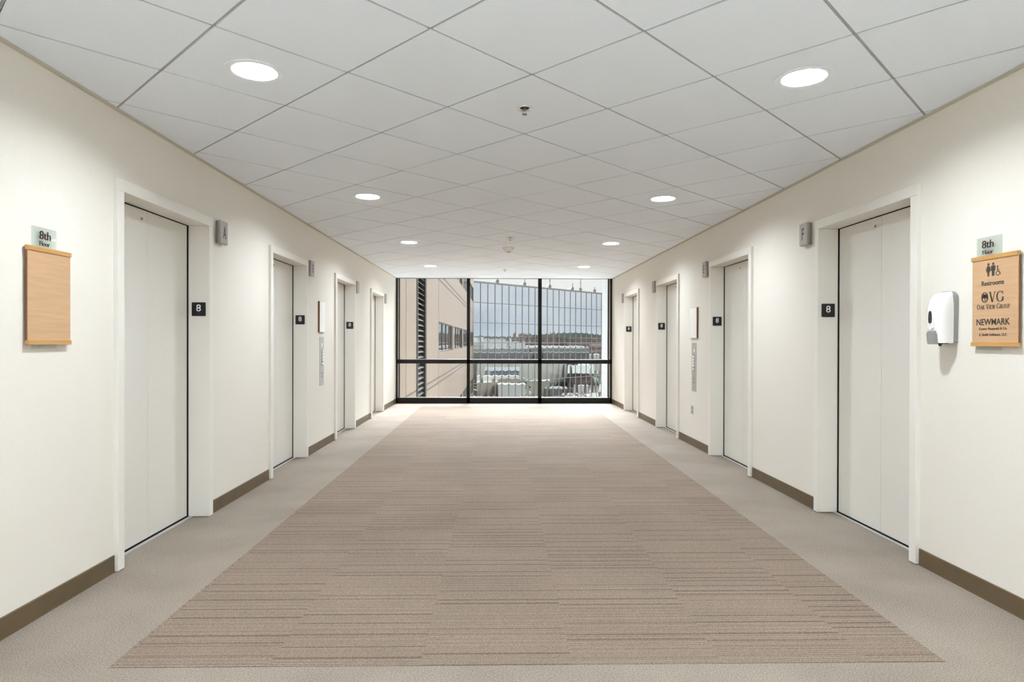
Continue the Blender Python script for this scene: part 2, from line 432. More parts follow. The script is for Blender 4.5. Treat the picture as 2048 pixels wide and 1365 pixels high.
def build_ceiling():
    S = S_T; ux, uy = UX, UY
    def clip(poly):
        # against the two walls, the back and the window end
        planes = [((1, 0), XL - 0.05), ((0, 1), BACK_Y), ((0, -1), -(WIN_Y - 0.06))]
        def cut(poly, f):
            out = []
            for i in range(len(poly)):
                a, b = poly[i], poly[(i + 1) % len(poly)]
                fa, fb = f(a), f(b)
                if fa >= 0: out.append(a)
                if (fa >= 0) != (fb >= 0):
                    t = fa / (fa - fb); out.append((a[0] + (b[0] - a[0]) * t, a[1] + (b[1] - a[1]) * t))
            return out
        for n, d in planes:
            poly = cut(poly, lambda p: p[0] * n[0] + p[1] * n[1] - d)
            if len(poly) < 3: return None
        poly = cut(poly, lambda p: (XR + AR * p[1] + 0.05) - p[0])
        return poly if len(poly) >= 3 else None
    mb = MB(); g = 0.0065
    bars = MB()
    for i in range(-22, 23):
        for j in range(-22, 23):
            c = C0 + ux * (i * S) + uy * (j * S)
            if abs(c.x) > 4 or c.y < BACK_Y - 1 or c.y > WIN_Y + 1: continue
            h = S / 2 - g
            dz = random.uniform(0, 0.0012)
            tilt = 0
            pl = clip([tuple(c + ux * a + uy * b) for a, b in ((-h, -h), (h, -h), (h, h), (-h, h))])
            if (i, j) in HOLES:
                n = 48; z = CEIL + dz
                def sq(k):
                    a = 2 * PI * k / n; ca, sa = math.cos(a), math.sin(a); m_ = h / max(abs(ca), abs(sa))
                    return c + ux * (ca * m_) + uy * (sa * m_), c + ux * (ca * HOLE_R) + uy * (sa * HOLE_R)
                V = []
                for k in range(n):
                    o_, i_ = sq(k)
                    V.append([mb.bm.verts.new((o_.x, o_.y, z)), mb.bm.verts.new((i_.x, i_.y, z)), mb.bm.verts.new((o_.x, o_.y, z + 0.016)), mb.bm.verts.new((i_.x, i_.y, z + 0.016))])
                for k in range(n):
                    A, B = V[k], V[(k + 1) % n]
                    for q in ((0, 1), (1, 3), (3, 2), (2, 0)): mb.bm.faces.new((A[q[0]], A[q[1]], B[q[1]], B[q[0]]))
            elif pl: mb.prism(pl, CEIL + dz, CEIL + 0.016, 'z')
            for (d1, d2) in ((ux, uy), (uy, ux)):
                q = [tuple(c - d1 * (S / 2) + d1 * a + d2 * b) for a, b in ((-0.0036, -S / 2), (0.0036, -S / 2), (0.0036, S / 2), (-0.0036, S / 2))]
                pl = clip(q)
                if pl: bars.prism(pl, CEIL + 0.0035, CEIL + 0.02, 'z')
    ce = mb.build('ceiling', M_tile)
    struct(ce, 'suspended ceiling of white square tiles laid diagonally')
    b = bars.build('ceiling_grid', M_tbar, ce); b['label'] = 'narrow pale metal grid between the tiles'
    p = MB(); p.box(-2.3, 2.65, BACK_Y, WIN_Y - 0.06, CEIL + 0.12, CEIL + 0.16); p = p.build('plenum_cover', M_plenum, ce)
build_ceiling()
# ceiling edge above the window
e = MB(); e.box(XL - 0.05, 2.42, WIN_Y - 0.06, WIN_Y - 0.04, CEIL - 0.001, CEIL + 0.15)
struct(e.build('trim_3', M_whitep), 'white edge of the ceiling along the head of the window')

# back wall behind the camera, with an added window that lets in fill light
bw = MB()
bw.box(XL, -1.7, BACK_Y - 0.15, BACK_Y, 0, CEIL); bw.box(1.9, 2.52, BACK_Y - 0.15, BACK_Y, 0, CEIL)
bw.box(-1.7, 1.9, BACK_Y - 0.15, BACK_Y, 2.35, CEIL); bw.box(-1.7, 1.9, BACK_Y - 0.15, BACK_Y, 0, 0.35)
struct(bw.build('wall_back', M_wall), 'cream wall behind the viewer')
w2 = empty('window_2', (0.1, BACK_Y - 0.1, 0)); struct(w2, 'lobby window behind the viewer')
f = MB()
for x in (-1.8, -0.6, 0.6, 1.77): f.box(x, x + 0.03, -0.04, 0.04, 0.35, 2.35)
f.box(-1.8, 1.8, -0.04, 0.04, 0.35, 0.38); f.box(-1.8, 1.8, -0.04, 0.04, 2.32, 2.35)
f.build('window_frame', M_black, w2)

# ------------------------------------------------------------------ end window
def build_window():
    W_ = empty('window_1', (0, WIN_Y, 0)); struct(W_, 'full-width black framed window at the end of the corridor')
    x0, x1 = XL + 0.001, XR + AR * WIN_Y - 0.001
    m1, m2 = (-0.685, -0.620), (0.786, 0.858)
    top = CEIL + 0.03
    f = MB()
    f.box(x0, x1, -0.03, 0.09, 0, 0.112)                      # bottom rail
    f.box(x0, x1, -0.03, 0.09, 0.818, 0.903)                  # transom
    f.box(x0, x1, -0.02, 0.09, CEIL - 0.002, top + 0.04)      # head
    f.box(x0, x0 + 0.030, -0.03, 0.09, 0, top); f.box(x1 - 0.034, x1, -0.03, 0.09, 0, top)
    for a, b in (m1, m2): f.box(a, b, -0.03, 0.09, 0, top)
    # inner sub frame beside the jambs
    f.box(x0 + 0.055, x0 + 0.072, 0.0, 0.05, 0.112, top); f.box(x1 - 0.080, x1 - 0.060, 0.0, 0.05, 0.112, top)
    f.build('window_frame', M_black, W_, bevel=0.002)
    bd = MB()
    bd.box(x0 + 0.030, x0 + 0.055, 0.005, 0.04, 0.112, top); bd.box(x1 - 0.060, x1 - 0.034, 0.005, 0.04, 0.112, top)
    xs = [x0 + 0.072, m1[0], m1[1], m2[0], m2[1], x1 - 0.080]
    for a, b in ((xs[0], xs[1]), (xs[2], xs[3]), (xs[4], xs[5])):
        bd.box(a, b, -0.012, 0.03, 0.112, 0.122)
    o = bd.build('glazing_bead', M_bead, W_); o['label'] = 'pale aluminium glazing bead'
    for a, b in ((xs[0], xs[1]), (xs[2], xs[3]), (xs[4], xs[5])):
        p = MB(); p.box(a, b, 0.030, 0.036, 0.112, 0.818); p.build('window_pane', M_pane, W_)
        p = MB(); p.box(a, b, 0.030, 0.036, 0.903, CEIL - 0.002); p.build('window_pane', M_pane, W_)
build_window()

# ------------------------------------------------------------------ elevator doors
for di, (side, o0, i0, i1, o1, zt, zf, lab) in enumerate(DOORS):
    D = wall_item('door_%d' % (di + 1), side, (i0 + i1) / 2); struct(D, lab)
    mid = (i0 + i1) / 2
    if side == 'L': a0, b0, b1, a1 = o0 - mid, i0 - mid, i1 - mid, o1 - mid
    else: a0, b0, b1, a1 = -(o1 - mid), -(i1 - mid), -(i0 - mid), -(o0 - mid)
    fr = MB(); e_ = 0.0006
    P = [(a0 + e_, 0), (b0, 0), (b0, zt), (b1, zt), (b1, 0), (a1 - e_, 0), (a1 - e_, zf - e_), (a0 + e_, zf - e_)]
    # as three boxes so that the mitre lines stay crisp
    fr.box(a0 + e_, b0, -0.025, 0.128, 0.004, zt); fr.box(b1, a1 - e_, -0.025, 0.128, 0.004, zt)
    fr.box(a0 + e_, a1 - e_, -0.0255, 0.128, zt, zf - e_)
    fr.build('door_frame', M_frame, D, bevel=0.0025)
    gap = 0.010
    for k, (x0, x1) in enumerate(((b0 + (gap if side == 'R' else 0.004), -0.0016), (0.0016, b1 - (gap if side == 'L' else 0.004)))):
        pm = MB(); pm.box(x0, x1, 0.134, 0.168, 0.012, zt - 0.004)
        pn = pm.build('door_panel', M_door, D, bevel=0.0015)
        if k == 0:
            kh = MB(); kh.lathe([(0.0001, 0.1305), (0.0105, 0.1305), (0.0115, 0.1315), (0.0115, 0.135)], (x1 - 0.068, 0, zt - 0.062), 24, 'y')
            kh = kh.build('keyhole', M_steel, pn, smooth=False); kh['label'] = 'round steel key socket'
            ks = MB(); ks.lathe([(0.0001, 0.1295), (0.0045, 0.1295), (0.0045, 0.1306)], (x1 - 0.068, 0, zt - 0.062), 16, 'y')
            ks.build('key_slot', M_dark, pn)
    pk = MB(); pk.box(a0, a1, 0.174, 0.20, 0.0, zt + 0.05)  # black sheet painting the shade in the gaps round the panels
    pk.box(a0, b0, 0.1285, 0.174, 0, zt + 0.05); pk.box(b1, a1, 0.1285, 0.174, 0, zt + 0.05); pk.box(b0, b1, 0.1285, 0.174, zt, zt + 0.05)
    pk = pk.build('door_pocket', M_dark, D); pk['label'] = 'dark gap around the sliding panels'
    sl = MB(); sl.box(b0, b1, 0.098, 0.122, 0.0, 0.006); sl.build('door_sill', M_steel, D)
    dk = MB(); dk.box(b0, b1, 0.122, 0.174, 0.0, 0.002); dk.build('sill_groove', M_dark, D)
    # floor number plate on the far jamb: a thing of its own
    jx = b1 if side == 'L' else b0
    n_ = {1: 1}
    sgn = -1 if side == 'L' else 1
    zc = (1.515, 1.515, 1.510, None, 1.524, 1.515, 1.512, 1.512)[di]
    if zc is not None:
        dep = 0.052
        s_world = mid + (jx if side == 'L' else -jx)
        pl = wall_item('floor_number_plate', side, s_world)
        # plate faces the camera: local frame turned so that local x runs into the wall
        R = pl.rotation_euler[2]
        px_ = pl.location
        wall_dir_out = Vector((1, 0, 0)) if side == 'L' else Vector((-1, 0, 0))
        pl.location = Vector((px_.x, s_world, zc)) - wall_dir_out * dep
        pl.rotation_euler = (0, 0, 0)
        pm = MB()
        h = 0.050; r = 0.007
        pts = []
        for cx_, cz_, aa in ((h - r, h - r, 0), (-h + r, h - r, 90), (-h + r, -h + r, 180), (h - r, -h + r, 270)):
            for k in range(5):
                t = math.radians(aa + k * 22.5); pts.append((cx_ + r * math.cos(t), cz_ + r * math.sin(t)))
        pm.prism(pts, -0.005, 0.0, 'y')
        pm.build('plate', M_plate, pl, bevel=0.0008)
        nm_ = text_mesh('number', '8', M_whitep, pl, -0.0165, 0.0165, -0.016, 0.034, -0.005, 0.0012); nm_['label'] = 'raised white figure 8'
        br = MB(); br.lathe([(0.0018, 0), (0.0012, -0.001)], (-0.003, -0.005, -0.028), 8, 'y'); br.lathe([(0.0018, 0), (0.0012, -0.001)], (0.003, -0.005, -0.028), 8, 'y')
        br.build('braille', M_grey, pl)
        who = ['front left elevator', 'second elevator on the left', 'third elevator on the left', '', 'front right elevator',
               'second elevator on the right', 'third elevator on the right', 'farthest elevator on the right'][di]
        tag(pl, 'black plate with white 8 on the jamb of the %s' % who, 'sign', 'black number plates on the elevator jambs')

# ------------------------------------------------------------------ elevator letter boxes
def letter_box(side, s, z, letter, label, w=0.115, hgt=0.168):
    L_ = wall_item('elevator_letter_sign', side, s, z)
    b1_ = MB(); b1_.box(-w / 2, w / 2, -0.016, 0, -hgt / 2, hgt / 2)
    b1_.build('back_box', M_satin2, L_, bevel=0.002)
    b2_ = MB()
    z0, z1 = -hgt / 2 - 0.003, hgt / 2 + 0.003; x0, x1 = -w / 2 - 0.003, w / 2 + 0.003
    b2_.loft([[(x0, -0.019, z0), (x1, -0.019, z0), (x1, -0.019, z1), (x0, -0.019, z1)],
              [(x0, -0.038, z0), (x1, -0.038, z0), (x1, -0.038, z1), (x0, -0.038, z1)],
              [(x0 + 0.004, -0.044, z0 + 0.008), (x1 - 0.004, -0.044, z0 + 0.008), (x1 - 0.004, -0.044, z1 - 0.002), (x0 + 0.004, -0.044, z1 - 0.002)]])
    b2_.build('front_cover', M_satin, L_, bevel=0.001)
    g_ = MB(); g_.box(-w / 2 + 0.003, w / 2 - 0.003, -0.019, -0.016, -hgt / 2 + 0.003, hgt / 2 - 0.003); g_.build('spacer', M_satin2, L_)
    if letter:
        ww = {'A': 0.048, 'B': 0.036, 'E': 0.033, 'F': 0.032}[letter]
        t = text_mesh('letter', letter, M_ink, L_, -ww / 2, ww / 2, -0.046, 0.046, -0.0442, 0.001)
    tag(L_, label, 'sign', 'grey sign boxes beside the elevators')
letter_box('L', 4.897, 2.106, 'A', 'grey metal sign box marked with the letter A, right of the front left elevator')
letter_box('L', 7.190, 2.093, 'B', 'grey metal sign box marked with the letter B on the left wall')
letter_box('L', 9.480, 2.075, None, 'pale grey sign box right of the third elevator on the left, its face turned away')
letter_box('L', 11.800, 2.06, None, 'tiny grey sign box beside the farthest left elevator, next to the window')
letter_box('R', 4.955, 2.128, 'F', 'grey metal sign box marked with the letter F, left of the front right elevator')
letter_box('R', 7.300, 2.116, 'E', 'grey metal sign box marked with the letter E on the right wall')
letter_box('R', 9.625, 2.108, None, 'pale grey sign box left of the third elevator on the right wall')
letter_box('R', 11.930, 2.09, None, 'tiny grey sign box beside the farthest right elevator, next to the window')

# ------------------------------------------------------------------ call stations, white panels, outlet
def call_station(side, s, z0, z1, label):
    C_ = wall_item('call_button_plate', side, s)
    w = 0.168
    p = MB(); p.box(-w / 2, w / 2, -0.005, 0, z0, z1); p.build('plate', M_steel, C_, bevel=0.001)
    H_ = z1 - z0
    rc = MB(); rc.box(-0.018, 0.034, -0.0058, -0.005, z1 - 0.345, z1 - 0.150); o = rc.build('button_bezel', M_satin2, C_)
    scr = MB(); scr.box(-0.012, 0.030, -0.0062, -0.005, z1 - 0.115, z1 - 0.075); o = scr.build('indicator_window', M_sheet, C_); o['label'] = 'small white indicator'
    for k in range(5):
        zc = z1 - 0.172 - k * 0.036 - (0.006 if k == 4 else 0)
        b = MB(); b.box(-0.014, 0.030, -0.020, -0.005, zc - 0.0135, zc + 0.0135)
        b.build('button', M_sheet, C_, bevel=0.003)
    # engraved key switches near the foot
    for dz_ in (0.150, 0.105):
        e = MB(); e.lathe([(0.011, 0), (0.011, -0.002), (0.007, -0.003)], (0.005, -0.005, z0 + dz_), 16, 'y'); e.build('key_switch', M_satin2, C_)
    g = MB()
    for q in range(4): g.box(-0.022, -0.010 + 0.006 * (q % 2), -0.0056, -0.005, z0 + 0.095 + q * 0.018, z0 + 0.101 + q * 0.018)
    g.build('engraved_marks', M_charcoal, C_)
    tag(C_, label, 'call button')
call_station('L', 7.694, 0.751, 1.333, 'tall stainless elevator call plate with white buttons on the left wall')
call_station('R', 7.772, 0.678, 1.270, 'tall stainless elevator call plate with buttons on the right wall above the outlet')
def white_panel(side, s, z0, z1, w, label):
    P_ = wall_item('notice_frame', side, s)
    b = MB(); b.box(-w / 2, w / 2, -0.020, 0, z0, z1); b.build('frame', M_edge, P_, bevel=0.001)
    b = MB(); b.box(-w / 2 + 0.002, w / 2 - 0.002, -0.023, -0.020, z0 + 0.002, z1 - 0.002); o = b.build('cover_sheet', M_sheet, P_); o['label'] = 'blank white front'  # white colour stands for glare on the glass cover
    tag(P_, label, 'notice')
white_panel('L', 7.655, 1.387, 1.752, 0.225, 'blank white notice panel with dark edges above the left call plate')
white_panel('R', 7.748, 1.327, 1.700, 0.255, 'blank white notice panel with a brown edge above the right call plate')
O_ = wall_item('power_outlet', 'R', 7.844)
b = MB(); b.box(-0.044, 0.044, -0.005, 0, 0.388, 0.494); b.build('cover_plate', M_steel, O_, bevel=0.0015)
for zc in (0.463, 0.419):
    b = MB(); b.lathe([(0.0165, 0), (0.0165, -0.002)], (0, -0.005, zc), 20, 'y'); so = b.build('socket', M_grey, O_)
    b = MB(); b.box(-0.008, -0.005, -0.0075, -0.007, zc - 0.004, zc + 0.006); b.box(0.005, 0.008, -0.0075, -0.007, zc - 0.004, zc + 0.006); b.lathe([(0.003, 0), (0.003, -0.0005)], (0, -0.007, zc - 0.009), 8, 'y')
    b.build('slot', M_dark, so)
tag(O_, 'stainless duplex power outlet low on the right wall', 'outlet')

# ------------------------------------------------------------------ wayfinding signs
def serif(ch):
    """strokes of a roman capital on a 1-high grid: list of polygons, and the advance"""
    P = []; T, t, sh = 0.15, 0.055, 0.035
    def ln(x0, y0, x1, y1, w):
        dx = w / 2 / max(0.25, abs(math.sin(math.atan2(y1 - y0, x1 - x0)))) if abs(y1 - y0) > 1e-6 else 0
        if dx: P.append([(x0 - dx, y0), (x0 + dx, y0), (x1 + dx, y1), (x1 - dx, y1)])
        else: P.append([(x0, y0 - w / 2), (x1, y0 - w / 2), (x1, y0 + w / 2), (x0, y0 + w / 2)])
    def sf(x, y, w=0.30):
        P.append([(x - w / 2, y), (x + w / 2, y), (x + w / 2, y + sh), (x - w / 2, y + sh)])
    def arc(cx, cy, rx, ry, a0, a1, th=T, tv=t, n=28):
        for k in range(n):
            q = []
            for a in (a0 + (a1 - a0) * k / n, a0 + (a1 - a0) * (k + 1) / n):
                c, s = math.cos(math.radians(a)), math.sin(math.radians(a))
                q.append(((cx + rx * c, cy + ry * s), (cx + (rx - th) * c, cy + (ry - tv) * s)))
            P.append([q[0][0], q[1][0], q[1][1], q[0][1]])
    if ch == 'O': arc(0.42, 0.5, 0.42, 0.5, 0, 360, n=40); adv = 0.94
    elif ch == 'V': ln(0.12, 1, 0.42, 0, T); ln(0.72, 1, 0.42, 0, t); sf(0.12, 0.965); sf(0.72, 0.965, 0.24); adv = 0.90
    elif ch == 'G':
        arc(0.44, 0.5, 0.44, 0.5, 48, 330); P.append([(0.70, 0.06), (0.84, 0.12), (0.84, 0.42), (0.70, 0.42)]); sf(0.77, 0.42, 0.28); P.append([(0.72, 0.78), (0.77, 0.68), (0.77, 0.98), (0.74, 0.98)]); adv = 1.0
    elif ch == 'A': ln(0.12, 0, 0.42, 1, t); ln(0.72, 0, 0.42, 1, T); ln(0.23, 0.34, 0.62, 0.34, t); sf(0.12, 0, 0.24); sf(0.72, 0); adv = 0.90
    elif ch == 'K': ln(0.16, 0, 0.16, 1, T); ln(0.22, 0.42, 0.66, 1, t); ln(0.72, 0, 0.36, 0.58, T); sf(0.16, 0); sf(0.16, 0.965); sf(0.66, 0.965, 0.24); sf(0.72, 0, 0.24); adv = 0.90
    elif ch == 'I': ln(0.15, 0, 0.15, 1, T); sf(0.15, 0); sf(0.15, 0.965); adv = 0.36
    elif ch == 'E': ln(0.16, 0, 0.16, 1, T); ln(0.16, 0.03, 0.60, 0.03, t); ln(0.16, 0.52, 0.48, 0.52, t); ln(0.16, 0.97, 0.56, 0.97, t); sf(0.12, 0, 0.24); sf(0.12, 0.965, 0.24); P.append([(0.56, 0), (0.60, 0), (0.62, 0.2), (0.59, 0.2)]); P.append([(0.53, 0.8), (0.57, 0.8), (0.56, 1), (0.53, 1)]); adv = 0.70
    elif ch == 'W': ln(0.10, 1, 0.32, 0, T); ln(0.54, 1, 0.32, 0, t); ln(0.54, 1, 0.76, 0, T); ln(0.98, 1, 0.76, 0, t); sf(0.10, 0.965, 0.26); sf(0.54, 0.965, 0.24); sf(0.98, 0.965, 0.22); adv = 1.14
    elif ch in 'PR':
        ln(0.16, 0, 0.16, 1, T); arc(0.30, 0.74, 0.30, 0.26, -90, 90, 0.13, t, 14); ln(0.16, 0.97, 0.32, 0.97, t); ln(0.16, 0.50, 0.32, 0.50, t); sf(0.16, 0); sf(0.12, 0.965, 0.2); adv = 0.68
        if ch == 'R': ln(0.70, 0, 0.36, 0.5, T); sf(0.72, 0, 0.2); adv = 0.84
    elif ch == 'U':
        ln(0.16, 0.3, 0.16, 1, T); ln(0.70, 0.3, 0.70, 1, t); arc(0.41, 0.32, 0.325, 0.32, 180, 360, 0.12, t, 16); sf(0.16, 0.965); sf(0.70, 0.965, 0.24); adv = 0.90
    else: adv = 0.42
    return P, adv
def serif_text(mb, runs, x0, x1, z0, y, depth=0.001):
    """runs: list of (char, height); fitted to x0..x1"""
    x = 0; polys = []
    for ch, h in runs:
        P, adv = serif(ch)
        polys += [[(x + a * h, b * h) for a, b in q] for q in P]; x += adv * h
    s = (x1 - x0) / x
    for q in polys: mb.prism([(x0 + a * s, z0 + b) for a, b in q], y - depth, y, 'y')

def disc(mb, cx, cz, r, y, d=0.001, n=20, rz=None):
    rz = rz or r
    mb.prism([(cx + r * math.cos(2 * PI * k / n), cz + rz * math.sin(2 * PI * k / n)) for k in range(n)], y - d, y, 'y')
def ring(mb, cx, cz, r, w, a0, a1, y, d=0.001, n=28, rz=None):
    rz = rz or r
    for k in range(n):
        q = []
        for a in (a0 + (a1 - a0) * k / n, a0 + (a1 - a0) * (k + 1) / n):
            c, s = math.cos(math.radians(a)), math.sin(math.radians(a))
            q.append(((cx + r * c, cz + rz * s), (cx + (r - w) * c, cz + (rz - w) * s)))
        mb.prism([q[0][0], q[1][0], q[1][1], q[0][1]], y - d, y, 'y')
def bar(mb, x0, z0, x1, z1, w, y, d=0.001):
    v = Vector((x1 - x0, z1 - z0)); nn = Vector((-v.y, v.x)).normalized() * (w / 2)
    mb.prism([(x0 - nn.x, z0 - nn.y), (x1 - nn.x, z1 - nn.y), (x1 + nn.x, z1 + nn.y), (x0 + nn.x, z0 + nn.y)], y - d, y, 'y')

def sign(side, s_near, s_far, g_near, g_far, label, directory):
    sg = 1 if side == 'L' else -1
    mid = (s_near + s_far) / 2
    S_ = wall_item('floor_directory_sign', side, mid)
    def lx(a, b): return sorted((sg * (a - mid), sg * (b - mid)))
    z0, z1 = 1.267, 1.717
    x0, x1 = lx(s_near, s_far); g0, g1 = lx(g_near, g_far)
    gl = MB(); gl.box(g0, g1, -0.0085, -0.0025, 1.249, 1.812); o = gl.build('glass_plate', M_signglass, S_, bevel=0.0005); o['label'] = 'pale green glass plate behind the board'
    for xx in (g0 + 0.02, g1 - 0.02):
        so = MB(); so.lathe([(0.006, 0), (0.006, -0.0025)], (xx, 0, z1 - 0.05), 12, 'y'); so.build('standoff', M_steel, S_)
    bk = MB(); bk.box(x0 + 0.002, x1 - 0.002, -0.017, -0.0088, z0 + 0.004, z1 - 0.004); bk.build('backing_board', M_edge, S_)
    fc = MB(); fc.box(x0 + 0.004, x1 - 0.002, -0.0205, -0.017, z0 + 0.018, z1 - 0.018); face = fc.build('wood_face', M_wood, S_)
    for za, zb in ((z1 - 0.020, z1), (z0, z0 + 0.020)):
        r_ = MB(); r_.box(x0, x1, -0.026, -0.0088, za, zb); r_.build('wood_rail', M_rail, S_, bevel=0.001)
    gm = (g0 + g1) / 2
    t = text_mesh('floor_lettering', '8th', M_brownink, S_, gm - 0.038, gm + 0.034, 1.757, 1.796, -0.0105, 0.003, 0.0)
    t = text_mesh('floor_lettering', 'Floor', M_brownink, S_, gm - 0.036, gm + 0.030, 1.727, 1.748, -0.0095, 0.002, 0.0)
    for xx in (gm - 0.02, gm + 0.02): pass
    if directory:
        y = -0.0205; c = -0.006
        d = MB()
        # woman
        wx = c - 0.030; zb = 1.622
        disc(d, wx, zb + 0.050, 0.0065, y)
        d.prism([(wx - 0.007, zb + 0.042), (wx + 0.007, zb + 0.042), (wx + 0.0155, zb + 0.020), (wx + 0.0125, zb + 0.018), (wx + 0.0075, zb + 0.030), (wx + 0.0115, zb + 0.0115), (wx - 0.0115, zb + 0.0115), (wx - 0.0075, zb + 0.030), (wx - 0.0125, zb + 0.018), (wx - 0.0155, zb + 0.020)], y - 0.001, y, 'y')
        for q in (-1, 1): d.prism([(wx + q * 0.0012, zb - 0.009), (wx + q * 0.0055, zb - 0.009), (wx + q * 0.0055, zb + 0.012), (wx + q * 0.0012, zb + 0.012)], y - 0.001, y, 'y')
        # man
        mxx = c
        disc(d, mxx, zb + 0.050, 0.0065, y)
        d.prism([(mxx - 0.013, zb + 0.042), (mxx + 0.013, zb + 0.042), (mxx + 0.013, zb + 0.016), (mxx + 0.0095, zb + 0.016), (mxx + 0.0085, zb + 0.034), (mxx + 0.0078, zb + 0.034), (mxx + 0.0078, zb - 0.009), (mxx + 0.001, zb - 0.009), (mxx + 0.001, zb + 0.014), (mxx - 0.001, zb + 0.014), (mxx - 0.001, zb - 0.009), (mxx - 0.0078, zb - 0.009), (mxx - 0.0078, zb + 0.034), (mxx - 0.0085, zb + 0.034), (mxx - 0.0095, zb + 0.016), (mxx - 0.013, zb + 0.016)], y - 0.001, y, 'y')
        # wheelchair user
        hx = c + 0.029
        disc(d, hx - 0.002, zb + 0.034, 0.0045, y)
        bar(d, hx - 0.002, zb + 0.028, hx - 0.0005, zb + 0.012, 0.0045, y)
        bar(d, hx - 0.002, zb + 0.020, hx + 0.009, zb + 0.019, 0.003, y)
        bar(d, hx - 0.001, zb + 0.011, hx + 0.010, zb + 0.010, 0.004, y)
        bar(d, hx + 0.009, zb + 0.011, hx + 0.014, zb - 0.003, 0.004, y)
        bar(d, hx + 0.013, zb - 0.003, hx + 0.018, zb - 0.001, 0.0035, y)
        ring(d, hx, zb + 0.002, 0.0125, 0.003, 115, 345, y)
        o = d.build('restroom_symbols', M_charcoal, S_); o['label'] = 'symbols of a woman, a man and a wheelchair user'
        text_mesh('restrooms_lettering', 'Restrooms', M_charcoal, S_, c - 0.073, c + 0.066, 1.568, 1.592, y, 0.001, 0.016)
        v = MB()
        serif_text(v, [('O', 0.052), ('V', 0.052), ('G', 0.052)], c - 0.074, c + 0.072, 1.484, y)
        # tree inside the O
        ocx, ocz = c - 0.0505, 1.510
        for q in ((0, 0.006, 0.011), (-0.008, 0.002, 0.008), (0.008, 0.002, 0.008), (-0.004, 0.010, 0.008), (0.005, 0.010, 0.008)): disc(v, ocx + q[0], ocz + q[1], q[2], y - 0.0001, rz=q[2] * 0.75)
        bar(v, ocx, ocz - 0.018, ocx, ocz, 0.004, y); bar(v, ocx - 0.006, ocz - 0.019, ocx + 0.006, ocz - 0.019, 0.002, y)
        o = v.build('company_lettering', M_charcoal, S_); o['label'] = 'tree emblem and letters OVG'
        v = MB()
        runs = []
        for w_ in ('OAK', 'VIEW', 'GROUP'):
            runs += [(w_[0], 0.026)] + [(c_, 0.0205) for c_ in w_[1:]] + [(' ', 0.022)]
        serif_text(v, runs[:-1], c - 0.103, c + 0.103, 1.451, y)
        v.build('company_lettering', M_charcoal, S_)
        text_mesh('company_lettering', 'NEWMARK', M_charcoal, S_, c - 0.105, c + 0.103, 1.372, 1.404, y, 0.001, 0.014)
        text_mesh('company_lettering', 'Cantor Fitzgerald & Co.', M_charcoal, S_, c - 0.089, c + 0.087, 1.345, 1.361, y, 0.001, 0.014)
        text_mesh('company_lettering', 'E. Smith Advisors, LLC', M_charcoal, S_, c - 0.087, c + 0.085, 1.317, 1.332, y, 0.001, 0.014)
    tag(S_, label, 'sign')
sign('L', 2.902, 3.191, 2.950, 3.110, 'blank maple board under a small glass 8th Floor plate on the left wall', False)
sign('R', 2.930, 3.219, 3.046, 3.204, 'maple directory board with restroom symbols and company names on the right wall', True)

